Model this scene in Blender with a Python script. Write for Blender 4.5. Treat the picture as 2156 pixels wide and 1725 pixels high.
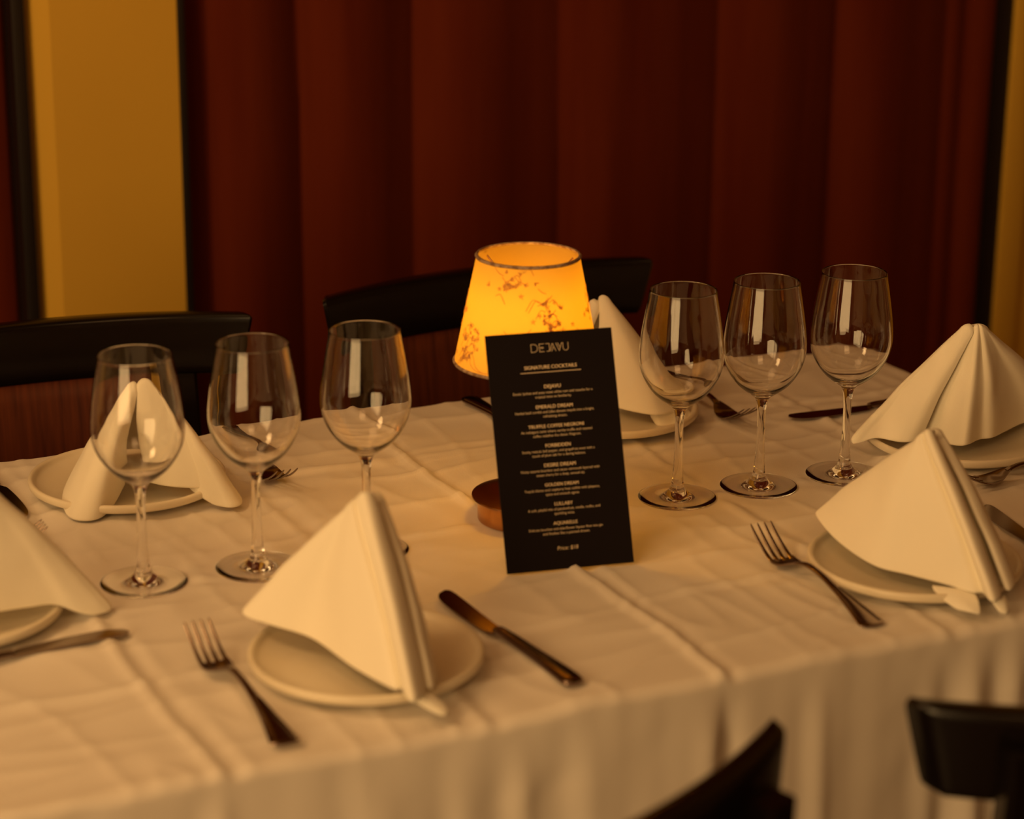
import bpy, bmesh, math, random
from mathutils import Vector, Matrix, noise
random.seed(7)
scene = bpy.context.scene
for o in list(bpy.data.objects): bpy.data.objects.remove(o)
TZ = 0.75                                   # table top height; table axes are X (long) and Y (towards the curtain)

# ------------------------------------------------------------------ camera
cam_d = bpy.data.cameras.new('camera'); cam = bpy.data.objects.new('camera', cam_d)
scene.collection.objects.link(cam); scene.camera = cam
cx = Vector((0.90301, -0.429531, 0.00878)); cy = Vector((0.123509, 0.27912, 0.95228)); cz = Vector((-0.411484, -0.858834, 0.305098))
M = Matrix((cx, cy, cz)).transposed().to_4x4(); M.translation = Vector((-0.91172, -1.90064, 0.78732 + TZ))
cam.matrix_world = M
cam_d.sensor_width = 36.0; cam_d.lens = 83.587; cam_d.clip_start = 0.05
cam_d.dof.use_dof = True; cam_d.dof.focus_distance = 2.36; cam_d.dof.aperture_fstop = 3.8

# ------------------------------------------------------------------ world, lights, exposure
scene.view_settings.view_transform = 'Standard'; scene.view_settings.look = 'None'
scene.view_settings.gamma = 1.0; scene.view_settings.exposure = 0.0; scene.view_settings.use_curve_mapping = False
scene.render.engine = 'CYCLES'
cy_ = scene.cycles
cy_.max_bounces = 16; cy_.transmission_bounces = 14; cy_.glossy_bounces = 8; cy_.diffuse_bounces = 4; cy_.transparent_max_bounces = 16
cy_.sample_clamp_indirect = 40.0; cy_.sample_clamp_direct = 0.0; cy_.blur_glossy = 0.0; cy_.use_denoising = True
W = bpy.data.worlds.new('world'); scene.world = W; W.use_nodes = True
W.node_tree.nodes['Background'].inputs[0].default_value = (1.0, 0.5, 0.18, 1)
W.node_tree.nodes['Background'].inputs[1].default_value = 0.03
def area(name, loc, target, sx, sy, power, col, spread=180):
    l = bpy.data.lights.new(name, 'AREA'); l.shape = 'RECTANGLE'; l.size = sx; l.size_y = sy; l.energy = power; l.color = col
    l.spread = math.radians(spread)
    o = bpy.data.objects.new(name, l); scene.collection.objects.link(o); o.location = loc
    o.rotation_euler = (Vector(target) - Vector(loc)).to_track_quat('-Z', 'Y').to_euler(); return o
# daylight through the tall window in the left wall; the other area lights are added fill
area('window_light', (-2.72, -2.35, 1.74), (-1.0, -2.35, 1.74), 2.3, 2.3, 92, (1.0, 0.60, 0.24))
area('falloff_fill_light', (-1.30, -0.10, 1.98), (-0.9, -0.10, 0), 0.35, 0.35, 7.0, (1.0, 0.55, 0.20))  # added unseen light, so the table dims towards the right rear
area('overhead_fill_light', (-1.0, 0.10, 3.10), (-1.0, 0.10, 0), 0.9, 0.9, 6, (1.0, 0.52, 0.19))  # added overhead fill for the tabletop, no fixture modelled
area('overhead_fill_light.001', (-0.6, -2.6, 3.10), (-0.5, -2.0, 0), 0.9, 0.9, 9, (1.0, 0.52, 0.19))  # second added fill, above and behind the camera
bulb_l = bpy.data.lights.new('bulb_light', 'POINT'); bulb_l.energy = 0.60; bulb_l.color = (1.0, 0.42, 0.03); bulb_l.shadow_soft_size = 0.012
bulb_o = bpy.data.objects.new('bulb_light', bulb_l); scene.collection.objects.link(bulb_o); bulb_o.location = (0.0164, 0.0024, TZ + 0.205)

# ------------------------------------------------------------------ helpers
C = scene.collection
def link(o, parent=None):
    C.objects.link(o)
    if parent is not None: o.parent = parent
    return o
def shade_smooth(me, angle=None):
    for p in me.polygons: p.use_smooth = True
    if angle is not None:
        try: me.set_sharp_from_angle(angle=math.radians(angle))
        except Exception: pass
def obj(name, bm, mat, parent=None, smooth=True, angle=40, normals=True):
    if normals: bmesh.ops.recalc_face_normals(bm, faces=bm.faces)
    me = bpy.data.meshes.new(name); bm.to_mesh(me); bm.free()
    if smooth: shade_smooth(me, angle)
    if mat is not None: me.materials.append(mat)
    return link(bpy.data.objects.new(name, me), parent)
def empty(name, loc, rot=(0, 0, 0)):
    o = bpy.data.objects.new(name, None); o.empty_display_size = 0.05; C.objects.link(o)
    o.location = loc; o.rotation_euler = rot; return o
def tag(o, label, cat, group=None):
    o['label'] = label; o['category'] = cat
    if group: o['group'] = group
    return o
def struct(o):
    o['kind'] = 'structure'; return o
def dup(root, loc, rot, label, group=None, s=None):
    r = root.copy(); C.objects.link(r); r.location = loc; r.rotation_euler = rot; r['label'] = label
    if group: r['group'] = group
    if s: r.scale = (s, s, s)
    for ch in list(root.children):
        c = ch.copy(); C.objects.link(c); c.parent = r
        for g in ch.children:
            d = g.copy(); C.objects.link(d); d.parent = c
    return r
def add_box(bm, x0, x1, y0, y1, z0, z1, bevel=0.0, seg=2, mat=None):
    b = bmesh.new()
    vs = [b.verts.new((x, y, z)) for x in (x0, x1) for y in (y0, y1) for z in (z0, z1)]
    for f in ((0,1,3,2),(4,6,7,5),(0,4,5,1),(2,3,7,6),(0,2,6,4),(1,5,7,3)): b.faces.new([vs[i] for i in f])
    if bevel: bmesh.ops.bevel(b, geom=list(b.edges), offset=bevel, segments=seg, affect='EDGES', profile=0.5)
    if mat is not None: b.transform(mat)
    me = bpy.data.meshes.new('tmp'); b.to_mesh(me); b.free(); bm.from_mesh(me); bpy.data.meshes.remove(me)
def lathe(bm, prof, n=96, close_ends=True):
    rings = []
    for r, z in prof:
        if r < 1e-6: rings.append([bm.verts.new((0, 0, z))])
        else: rings.append([bm.verts.new((r*math.cos(2*math.pi*i/n), r*math.sin(2*math.pi*i/n), z)) for i in range(n)])
    for a, b in zip(rings[:-1], rings[1:]):
        for i in range(n):
            j = (i+1) % n
            if len(a) == 1 and len(b) == 1: continue
            if len(a) == 1: bm.faces.new((a[0], b[j], b[i]))
            elif len(b) == 1: bm.faces.new((a[i], a[j], b[0]))
            else: bm.faces.new((a[i], a[j], b[j], b[i]))
def catmull(pts, sub, closed=False):
    n = len(pts); out = []
    P = [Vector(p) for p in pts]
    def g(i):
        if closed: return P[i % n]
        if i < 0: return P[0]*2 - P[1]
        if i >= n: return P[-1]*2 - P[-2]
        return P[i]
    for i in range(n if closed else n-1):
        p0, p1, p2, p3 = g(i-1), g(i), g(i+1), g(i+2)
        for k in range(sub):
            t = k/sub
            out.append(0.5*((2*p1) + (p2-p0)*t + (2*p0-5*p1+4*p2-p3)*t*t + (3*p1-p0-3*p2+p3)*t*t*t))
    if not closed: out.append(P[-1].copy())
    return out
def grid_faces(bm, rows):
    for a, b in zip(rows[:-1], rows[1:]):
        for i in range(len(a)-1): bm.faces.new((a[i], a[i+1], b[i+1], b[i]))
def tube(bm, pts, radii, n=12, cap=True, flat=None):
    pts = [Vector(p) for p in pts]; rows = []
    up = Vector((0, 0, 1))
    for i, p in enumerate(pts):
        t = (pts[min(i+1, len(pts)-1)] - pts[max(i-1, 0)]).normalized()
        a = t.cross(up)
        if a.length < 1e-3: a = t.cross(Vector((0, 1, 0)))
        a.normalize(); b = a.cross(t).normalized()
        r = radii[i] if hasattr(radii, '__len__') else radii
        rows.append([bm.verts.new(p + a*math.cos(2*math.pi*k/n)*r + b*math.sin(2*math.pi*k/n)*r) for k in range(n)])
    for A, B in zip(rows[:-1], rows[1:]):
        for k in range(n):
            j = (k+1) % n; bm.faces.new((A[k], A[j], B[j], B[k]))
    if cap: bm.faces.new(rows[0]); bm.faces.new(rows[-1][::-1])

# ------------------------------------------------------------------ materials
def mat(name, col, rough=0.5, metal=0.0, spec=0.5, sheen=0.0, trans=0.0, ior=1.5, coat=0.0, bump=None, vary=None, sheen_tint=None):
    m = bpy.data.materials.new(name); m.use_nodes = True; nt = m.node_tree; b = nt.nodes['Principled BSDF']
    b.inputs['Base Color'].default_value = (*col, 1); b.inputs['Roughness'].default_value = rough
    b.inputs['Metallic'].default_value = metal; b.inputs['Specular IOR Level'].default_value = spec
    b.inputs['Transmission Weight'].default_value = trans; b.inputs['IOR'].default_value = ior
    b.inputs['Coat Weight'].default_value = coat; b.inputs['Sheen Weight'].default_value = sheen
    if sheen_tint: b.inputs['Sheen Tint'].default_value = (*sheen_tint, 1)
    tc = nt.nodes.new('ShaderNodeTexCoord')
    if vary:                                   # (scale vector, colour 2, contrast low, contrast high, detail)
        sc, c2, lo, hi, det = vary
        mp = nt.nodes.new('ShaderNodeMapping'); mp.inputs['Scale'].default_value = sc
        nz = nt.nodes.new('ShaderNodeTexNoise'); nz.inputs['Scale'].default_value = 1.0; nz.inputs['Detail'].default_value = det
        rp = nt.nodes.new('ShaderNodeValToRGB'); rp.color_ramp.elements[0].position = lo; rp.color_ramp.elements[1].position = hi
        rp.color_ramp.elements[0].color = (*col, 1); rp.color_ramp.elements[1].color = (*c2, 1)
        nt.links.new(tc.outputs['Object'], mp.inputs[0]); nt.links.new(mp.outputs[0], nz.inputs['Vector'])
        nt.links.new(nz.outputs[0], rp.inputs[0]); nt.links.new(rp.outputs[0], b.inputs['Base Color'])
    if bump:                                   # (scale vector, strength, distance, detail)
        sc, st, di, det = bump
        mp = nt.nodes.new('ShaderNodeMapping'); mp.inputs['Scale'].default_value = sc
        nz = nt.nodes.new('ShaderNodeTexNoise'); nz.inputs['Scale'].default_value = 1.0; nz.inputs['Detail'].default_value = det
        bp = nt.nodes.new('ShaderNodeBump'); bp.inputs['Strength'].default_value = st; bp.inputs['Distance'].default_value = di
        nt.links.new(tc.outputs['Object'], mp.inputs[0]); nt.links.new(mp.outputs[0], nz.inputs['Vector'])
        nt.links.new(nz.outputs[0], bp.inputs['Height']); nt.links.new(bp.outputs[0], b.inputs['Normal'])
    return m
def weave(m, scale, strength, dist):           # crossed thread waves for cloth, added before any existing bump
    nt = m.node_tree; b = nt.nodes['Principled BSDF']; tc = nt.nodes.new('ShaderNodeTexCoord'); prev = None
    mp = nt.nodes.new('ShaderNodeMapping'); mp.inputs['Rotation'].default_value = (0.4, 0.3, 0.6)
    nt.links.new(tc.outputs['Object'], mp.inputs[0])
    hs = []
    for ax in ('X', 'Y'):
        w = nt.nodes.new('ShaderNodeTexWave'); w.bands_direction = ax; w.inputs['Scale'].default_value = scale; w.inputs['Distortion'].default_value = 1.5
        nt.links.new(mp.outputs[0], w.inputs[0]); hs.append(w)
    ad = nt.nodes.new('ShaderNodeMath'); ad.operation = 'ADD'
    nt.links.new(hs[0].outputs['Fac'], ad.inputs[0]); nt.links.new(hs[1].outputs['Fac'], ad.inputs[1])
    bp = nt.nodes.new('ShaderNodeBump'); bp.inputs['Strength'].default_value = strength; bp.inputs['Distance'].default_value = dist
    nt.links.new(ad.outputs[0], bp.inputs['Height'])
    if b.inputs['Normal'].is_linked: nt.links.new(b.inputs['Normal'].links[0].from_socket, bp.inputs['Normal'])
    nt.links.new(bp.outputs[0], b.inputs['Normal'])
M_cloth = mat('white_tablecloth_cotton', (0.78, 0.73, 0.66), 0.85, spec=0.25, sheen=0.15, bump=((60, 60, 60), 0.15, 0.001, 4)); weave(M_cloth, 380, 0.18, 0.0002)
M_napkin = mat('ivory_napkin_cotton', (0.90, 0.86, 0.73), 0.85, spec=0.25, sheen=0.15, bump=((45, 45, 45), 0.2, 0.0012, 3)); weave(M_napkin, 420, 0.15, 0.00015)
M_plate = mat('cream_stoneware', (0.80, 0.73, 0.58), 0.32, spec=0.45, vary=((25, 25, 25), (0.76, 0.68, 0.52), 0.4, 0.7, 3))
M_glass = mat('clear_glass', (1, 1, 1), 0.0, trans=1.0, ior=1.48)
M_black = mat('black_lacquered_wood', (0.0035, 0.002, 0.0018), 0.22, spec=0.32, bump=((3, 40, 40), 0.05, 0.001, 3))
M_splat = mat('red_brown_stained_plywood', (0.105, 0.024, 0.008), 0.45, spec=0.3, vary=((160, 60, 4), (0.050, 0.010, 0.005), 0.35, 0.7, 5))
M_steel = mat('dark_polished_cutlery_steel', (0.26, 0.20, 0.165), 0.17, metal=1.0)
M_copper = mat('polished_copper', (0.55, 0.29, 0.12), 0.25, metal=1.0, bump=((4, 4, 500), 0.04, 0.0004, 2))
M_dark = mat('charging_port_black', (0.005, 0.005, 0.005), 0.4)
M_curtain = mat('oxblood_velvet', (0.13, 0.020, 0.006), 0.9, spec=0.08, sheen=0.25, sheen_tint=(0.6, 0.15, 0.05), vary=((14, 14, 1.2), (0.095, 0.012, 0.004), 0.35, 0.65, 4), bump=((220, 220, 30), 0.2, 0.002, 3))
M_wall = mat('ochre_painted_plaster', (0.72, 0.44, 0.055), 0.75, spec=0.2, vary=((1.6, 1.6, 1.6), (0.66, 0.40, 0.05), 0.35, 0.7, 4), bump=((160, 160, 160), 0.15, 0.001, 3))
M_trim = mat('black_painted_trim', (0.010, 0.006, 0.005), 0.5)
M_room = mat('brown_room_plaster', (0.36, 0.19, 0.08), 0.8, vary=((1, 1, 1), (0.20, 0.11, 0.045), 0.3, 0.7, 3))
M_floor = mat('dark_oak_floor', (0.09, 0.045, 0.02), 0.4, vary=((1.5, 18, 1), (0.055, 0.026, 0.012), 0.3, 0.7, 5))
M_tablewood = mat('plain_brown_table_wood', (0.22, 0.11, 0.05), 0.5)
M_card = mat('black_menu_card', (0.008, 0.005, 0.006), 0.65, spec=0.15, bump=((900, 900, 900), 0.08, 0.0003, 2))
M_ink = mat('pale_gold_print', (0.80, 0.66, 0.46), 0.6, spec=0.2)
M_band = mat('taupe_shade_ribbon', (0.42, 0.30, 0.20), 0.7, vary=((180, 180, 180), (0.20, 0.11, 0.06), 0.35, 0.6, 3))
M_pane = mat('window_pane_glass', (1, 1, 1), 0.0, trans=1.0, ior=1.01)
def shade_mat(name, dcol, tcol, mix, rough=0.6):
    m = bpy.data.materials.new(name); m.use_nodes = True; nt = m.node_tree
    for n in list(nt.nodes): nt.nodes.remove(n)
    out = nt.nodes.new('ShaderNodeOutputMaterial'); d = nt.nodes.new('ShaderNodeBsdfDiffuse'); t = nt.nodes.new('ShaderNodeBsdfTranslucent'); mx = nt.nodes.new('ShaderNodeMixShader')
    d.inputs[0].default_value = (*dcol, 1); t.inputs[0].default_value = (*tcol, 1); mx.inputs[0].default_value = mix
    tc = nt.nodes.new('ShaderNodeTexCoord'); mp = nt.nodes.new('ShaderNodeMapping'); mp.inputs['Scale'].default_value = (900, 900, 60)
    nz = nt.nodes.new('ShaderNodeTexNoise'); nz.inputs['Scale'].default_value = 1; bp = nt.nodes.new('ShaderNodeBump'); bp.inputs['Strength'].default_value = 0.15; bp.inputs['Distance'].default_value = 0.0005
    nt.links.new(tc.outputs['Object'], mp.inputs[0]); nt.links.new(mp.outputs[0], nz.inputs['Vector']); nt.links.new(nz.outputs[0], bp.inputs['Height']); nt.links.new(bp.outputs[0], d.inputs['Normal'])
    nt.links.new(d.outputs[0], mx.inputs[1]); nt.links.new(t.outputs[0], mx.inputs[2]); nt.links.new(mx.outputs[0], out.inputs[0]); return m
M_shade = shade_mat('cream_silk_shade', (0.66, 0.46, 0.14), (0.88, 0.64, 0.13), 0.5)
M_leaf = shade_mat('woven_gold_leaf_thread', (0.66, 0.40, 0.15), (0.50, 0.22, 0.03), 0.5)

# ------------------------------------------------------------------ the room
def box_struct(name, x0, x1, y0, y1, z0, z1, m, bevel=0.0):
    bm = bmesh.new(); add_box(bm, x0, x1, y0, y1, z0, z1, bevel); return struct(obj(name, bm, m, smooth=bool(bevel)))
RX0, RX1, RY0, RY1, RZ = -2.8, 3.0, -4.6, 1.0, 3.2
box_struct('floor', RX0-0.1, RX1+0.1, RY0-0.1, RY1+0.5, -0.05, 0.0, M_floor)
box_struct('ceiling', RX0-0.1, RX1+0.1, RY0-0.1, RY1+0.5, RZ, RZ+0.05, M_room)
box_struct('wall_front', RX0-0.1, RX1+0.1, RY0-0.1, RY0, 0, RZ, M_room)
box_struct('wall_right', RX1, RX1+0.1, RY0, RY1+0.5, 0, RZ, M_room)
# wall with the curtained openings: pillars, lintel, deep recess behind
bm = bmesh.new()
add_box(bm, -0.160, 0.003, RY1, 1.40, 0, 2.45); add_box(bm, 1.302, RX1, RY1+0.004, 1.40, 0, 2.45)
add_box(bm, RX0, RX1, RY1, 1.40, 2.45, RZ); add_box(bm, RX0-0.1, -1.75, RY1, 1.40, 0, 2.45)
add_box(bm, RX0, RX1, 1.40, 1.50, 0, RZ)
wall_back = struct(obj('wall_back', bm, M_wall, smooth=False))
bm = bmesh.new()                                # the pillar's slightly turned left face
vs = [bm.verts.new(p) for p in ((-0.160, 1.0, 0), (-0.190, 1.03, 0), (-0.190, 1.40, 0), (-0.160, 1.40, 0), (-0.160, 1.0, 2.45), (-0.190, 1.03, 2.45), (-0.190, 1.40, 2.45), (-0.160, 1.40, 2.45))]
for f in ((0,1,5,4),(1,2,6,5),(2,3,7,6),(0,3,2,1),(4,5,6,7)): bm.faces.new([vs[i] for i in f])
struct(obj('wall_pillar', bm, M_wall, smooth=False))
box_struct('trim_1', 0.003, 0.013, 0.997, 1.20, 0, 2.45, M_trim, 0.001)
box_struct('trim_2', -0.206, -0.190, 1.005, 1.045, 0, 2.45, M_trim, 0.001)
box_struct('trim_3', 1.290, 1.302, 0.996, 1.045, 0, 2.45, M_trim, 0.001)
box_struct('trim_4', 1.3025, 1.345, 0.990, 1.004, 0, 2.45, M_wall, 0.001)
# left wall with its window
WY0, WY1, WZ0, WZ1 = -3.54, -1.16, 0.98, 3.06
bm = bmesh.new()
add_box(bm, RX0-0.1, RX0, RY0, WY0, 0, RZ); add_box(bm, RX0-0.1, RX0, WY1, RY1, 0, RZ)
add_box(bm, RX0-0.1, RX0, WY0, WY1, 0, WZ0); add_box(bm, RX0-0.1, RX0, WY0, WY1, WZ1, RZ)
struct(obj('wall_left', bm, M_room, smooth=False))
bm = bmesh.new()
for y in (WY0, (WY0+WY1)/2-0.02, WY1-0.04): add_box(bm, RX0-0.07, RX0-0.01, y, y+0.04, WZ0, WZ1)
for z in (WZ0, WZ1-0.04): add_box(bm, RX0-0.07, RX0-0.01, WY0, WY1, z, z+0.04)
struct(obj('window_1', bm, M_trim, smooth=False))

# ------------------------------------------------------------------ curtains
def fold_profile(valleys, x, amp):
    # each fold swells quickly from its left valley and falls slowly to its right one
    for a, b in zip(valleys[:-1], valleys[1:]):
        if a <= x <= b:
            t = (x-a)/(b-a); w = min(1.0, (b-a)/0.14)
            s = math.sin(math.pi*t**0.62)
            return amp*w*(s**0.8)
    return 0
def curtain(name, x0, x1, y, valleys, label, seed, amp=0.042):
    bm = bmesh.new(); nx = max(20, int((x1-x0)/0.006)); nz = 60; rows = []
    for k in range(nz+1):
        z = 0.03 + (2.38-0.03)*k/nz; row = []
        for i in range(nx+1):
            x = x0 + (x1-x0)*i/nx
            wob = 0.010*noise.noise(Vector((z*0.9+seed, 3.1, x*2)))
            d = fold_profile(valleys, min(max(x + wob, valleys[0]), valleys[-1]), amp)
            d += 0.006*noise.noise(Vector((x*13+seed, z*0.8, 1.7))) + 0.0012*noise.noise(Vector((x*40, z*1.6+seed, 5.2)))
            dz = z-1.42; dx = x-0.203
            d += 0.012*math.exp(-((dx/0.016)**2 + (dz/0.02)**2)) if seed == 1 else 0
            row.append(bm.verts.new((x, y-d, z)))
        rows.append(row)
    grid_faces(bm, rows)
    o = obj(name, bm, M_curtain, angle=None)
    sol = o.modifiers.new('thickness', 'SOLIDIFY'); sol.thickness = 0.003; sol.offset = 0
    return tag(o, label, 'curtain', None)
curtain('curtain', 0.014, 1.289, 1.045, [-0.06, 0.050, 0.186, 0.352, 0.566, 0.822, 1.02, 1.215, 1.252, 1.33], 'wide dark red velvet curtain filling the opening behind the chairs', 1)
curtain('curtain', -1.6, -0.2065, 1.06, [-1.7, -1.5, -1.3, -1.12, -0.95, -0.78, -0.6, -0.45, -0.33, -0.26, -0.19], 'dark red curtain at the far left edge, left of the ochre pillar', 2)

# ------------------------------------------------------------------ table and tablecloth
TX0, TX1, TY0, TY1 = -0.640, 0.622, -0.383, 0.362
t = empty('dining_table', (0, 0, 0)); tag(t, 'rectangular dining table hidden under the white tablecloth', 'table')
bm = bmesh.new(); add_box(bm, TX0+0.012, TX1-0.012, TY0+0.012, TY1-0.012, TZ-0.030, TZ-0.006, 0.004); obj('tabletop', bm, M_tablewood, t)
for sx in (TX0+0.05, TX1-0.09):
    for sy in (TY0+0.05, TY1-0.09):
        bm = bmesh.new(); add_box(bm, sx, sx+0.045, sy, sy+0.045, 0.0, TZ-0.030, 0.003); obj('leg', bm, M_tablewood, t)
def gauss(x, c, w): return math.exp(-((x-c)/w)**2)
def crease(d, w): # pressed ridge with a faint valley beside it
    return gauss(d, 0, w) - 0.55*gauss(d, 1.9*w, 1.3*w)
PRESS = [(-0.3615, -0.0051, 0.040), (-0.2576, -0.0115, 0.040), (-0.1524, -0.0121, 0.040), (0.1762, -0.0039, 0.040), (0.2657, -0.0084, 0.040), (0.3625, -0.0127, 0.040), (0.0164, 0.0050, 0.048),
         (-0.2535, -0.2590, 0.056), (0.2706, -0.2680, 0.056), (-0.305, 0.2310, 0.056), (0.2271, 0.2365, 0.056), (0.5150, 0.0080, 0.056), (-0.536, -0.0249, 0.056)]
def cloth_h(x, y):
    h = 0.0
    for i, (cxx, a) in enumerate(((-0.422, 1.0), (-0.20, 0.55), (0.0, 1.3), (0.214, 0.7), (0.434, 0.8))):
        wv = 0.006*math.sin(y*9+i*1.7) + 0.03*y*(-1 if i == 2 else 0.15) - (0.01 if i == 2 else 0)
        h += a*0.0022*crease(x-cxx-wv, 0.006)
    for i, (cyy, a) in enumerate(((-0.225, 0.5), (-0.005, 1.4), (0.215, 0.6))):
        wv = 0.010*math.sin(x*11+i*2.3) + 0.004*math.sin(x*31+i)
        h += a*0.0020*crease(-(y-cyy-wv), 0.006)
    h += 0.0005*noise.noise(Vector((x*12, y*24, 0.3))) + 0.0020*noise.noise(Vector((x*5.5, y*7.5, 4.3)))
    r = noise.noise(Vector((x*5+3+y, y*24-2*x, 7.7))); h += 0.0018*(1-abs(r))**5                 # long soft wrinkles
    r = noise.noise(Vector((x*22+1.7*y, y*4.5, 2.2))); h += 0.0012*(1-abs(r))**7
    f = 1.0
    for px_, py_, pr in PRESS: f = min(f, max(0.0, (math.hypot(x-px_, y-py_)-pr)/0.02))
    return h*1.5*min(f, 1.0)
SC = 0.040
def round_pt(x, y, r=SC):
    for sx, ex in ((1, TX1), (-1, -TX0)):
        for sy, ey in ((1, TY1), (-1, -TY0)):
            dx, dy = sx*x-(ex-r), sy*y-(ey-r)
            if dx > 0 and dy > 0:
                m = max(dx, dy); l = math.hypot(dx, dy); k = m/l
                return sx*(ex-r+dx*k), sy*(ey-r+dy*k)
    return x, y
bm = bmesh.new(); NX, NY = 300, 190; rows = []
for j in range(NY+1):
    rows.append([])
    for i in range(NX+1):
        x = TX0+(TX1-TX0)*i/NX; y = TY0+(TY1-TY0)*j/NY; x, y = round_pt(x, y)
        rows[-1].append(bm.verts.new((x, y, TZ + cloth_h(x, y))))
grid_faces(bm, rows)
loop = rows[0][:] + [rows[j][NX] for j in range(1, NY+1)] + [rows[NY][i] for i in range(NX-1, -1, -1)] + [rows[j][0] for j in range(NY-1, 0, -1)]
n = len(loop); base = [v.co.copy() for v in loop]
nor = []
for i in range(n):
    d = (base[(i+2) % n] - base[(i-2) % n]); d.z = 0; d.normalize(); nor.append(Vector((d.y, -d.x, 0)))
arc = [0.0]
for i in range(1, n): arc.append(arc[-1] + (base[i]-base[i-1]).length)
def hang(i, s):                                 # outward swing of the hanging cloth at drop s (m)
    p = base[i]; x, y = p.x, p.y; g = min(1.0, s/0.05); gg = min(1.0, s/0.22); o = 0.0
    if y < TY0+0.05:                            # front side: pressed creases and gathers seen in the photo
        for c_, a, w in ((0.008, -0.016, 0.011), (-0.178, 0.008, 0.012), (-0.118, 0.007, 0.016), (-0.425, 0.010, 0.011), (0.092, 0.006, 0.010), (0.245, 0.016, 0.016), (0.29, 0.010, 0.012), (0.205, 0.007, 0.012), (0.36, 0.008, 0.02), (-0.30, 0.006, 0.02), (-0.23, 0.004, 0.012), (0.45, 0.012, 0.02), (-0.52, 0.01, 0.02)):
            dd = x - c_ - 0.012*s; o += a*(gauss(dd, 0, w) - 0.5*gauss(dd, -1.7*w, w*1.1))
    o = 0.75*o + 0.006*noise.noise(Vector((arc[i]*5, s*2.5, 9.0))) + 0.0022*noise.noise(Vector((arc[i]*14, s*3, 1.0))) + 0.0016*noise.noise(Vector((arc[i]*30+s*8, s*26, 4.0)))
    corner = 0.0
    for ex in (TX0, TX1):
        for ey in (TY0, TY1):
            corner = max(corner, gauss(math.hypot(x-ex, y-ey), 0, 0.09))
    return o*g*(0.55+0.45*gg) + corner*(0.035*gg)*(1+0.6*math.sin(arc[i]*70)) + 0.008*gg
prev = loop; R_ = 0.011
steps = [(R_*math.sin(a), R_*(1-math.cos(a)), 0.0) for a in (0.35, 0.7, 1.05, 1.35, 1.57)] + [(R_, R_ + s, s) for s in [0.006*k for k in range(1, 12)] + [0.07+0.012*k for k in range(1, 19)]]
for out_, drop, s in steps:
    row = []
    for i in range(n):
        edge_n = 0.0012*noise.noise(Vector((arc[i]*40, 0.3, 0.1)))*min(1, drop/0.01)
        p = base[i] + nor[i]*(out_ + hang(i, s) + edge_n); row.append(bm.verts.new((p.x, p.y, base[i].z - drop)))
    for i in range(n): bm.faces.new((prev[i], prev[(i+1) % n], row[(i+1) % n], row[i]))
    prev = row
cloth = obj('tablecloth', bm, M_cloth, angle=None)
tag(cloth, 'creased white tablecloth spread over the table and hanging down its sides', 'tablecloth')

# ------------------------------------------------------------------ wine glasses
OUT = [(0.0375, 0.0004), (0.0380, 0.0010), (0.0374, 0.0017), (0.030, 0.0019), (0.022, 0.0022), (0.0165, 0.0030), (0.0125, 0.0050), (0.0085, 0.0088), (0.0064, 0.0140),
       (0.0056, 0.0190), (0.0050, 0.0260), (0.0043, 0.040), (0.0040, 0.055), (0.0040, 0.070), (0.0043, 0.080), (0.0052, 0.0870), (0.0075, 0.0925),
       (0.0125, 0.0965), (0.0195, 0.1015), (0.0265, 0.1080), (0.0330, 0.1170), (0.0378, 0.1270), (0.0402, 0.1370), (0.0408, 0.1460), (0.0402, 0.1560), (0.0389, 0.1670), (0.0370, 0.1790), (0.0350, 0.1910), (0.0332, 0.2010), (0.0322, 0.2080)]
INN = [(0.0313, 0.2083), (0.0322, 0.2010), (0.0340, 0.1910), (0.0360, 0.1790), (0.0379, 0.1670), (0.0391, 0.1560), (0.0397, 0.1460), (0.0391, 0.1370), (0.0366, 0.1275), (0.0318, 0.1182), (0.0255, 0.1100), (0.0185, 0.1040), (0.0115, 0.1000), (0.0055, 0.0978), (0.0, 0.0972)]
def curve2(p, sub=4): return [(v.x, v.y) for v in catmull([(a, b, 0) for a, b in p], sub)]
outp = curve2(OUT)
i_foot = min(range(len(outp)), key=lambda i: abs(outp[i][1]-0.0140)); i_bowl = min(range(len(outp)), key=lambda i: abs(outp[i][1]-0.0700))
def make_glass():
    r = empty('wine_glass', (0, 0, 0))
    def part(name, prof):
        bm = bmesh.new(); lathe(bm, prof); o = obj(name, bm, M_glass, r, angle=None, normals=False)
        for p in o.data.polygons: pass
        return o
    inn = curve2([(0.0322, 0.2080), (0.0320, 0.2094), (0.03175, 0.2099), (0.0315, 0.2094)] + INN)
    part('foot', [(0, 0.0006)] + [(0.030, 0.0004)] + outp[:i_foot+1])
    part('stem', outp[i_foot:i_bowl+1])
    part('bowl', outp[i_bowl:-1] + [(max(a, 0), b) for a, b in inn[:-1]] + [(0, 0.0972)])
    return r
GL = [((-0.3615, -0.0051), 'wine glass furthest left, in front of the napkin on the rear left plate'), ((-0.2576, -0.0115), 'middle glass of the left trio of empty wine glasses'), ((-0.1524, -0.0121), 'wine glass nearest the lamp on its left, foot hidden behind the front napkin'),
      ((0.1762, -0.0039), 'wine glass just right of the black menu card, nearest the lamp on that side'), ((0.2657, -0.0084), 'middle glass of the right trio of empty wine glasses'), ((0.3625, -0.0127), 'wine glass furthest right, its foot partly behind the right front napkin')]
g0 = make_glass()
ZC = lambda x, y: TZ + cloth_h(x, y)
def top_of(x, y, r):                             # highest cloth point under a round foot
    return max(TZ + cloth_h(x + a*math.cos(b*0.524), y + a*math.sin(b*0.524)) for a in (0, r*0.5, r*0.75, r) for b in range(12))
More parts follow.
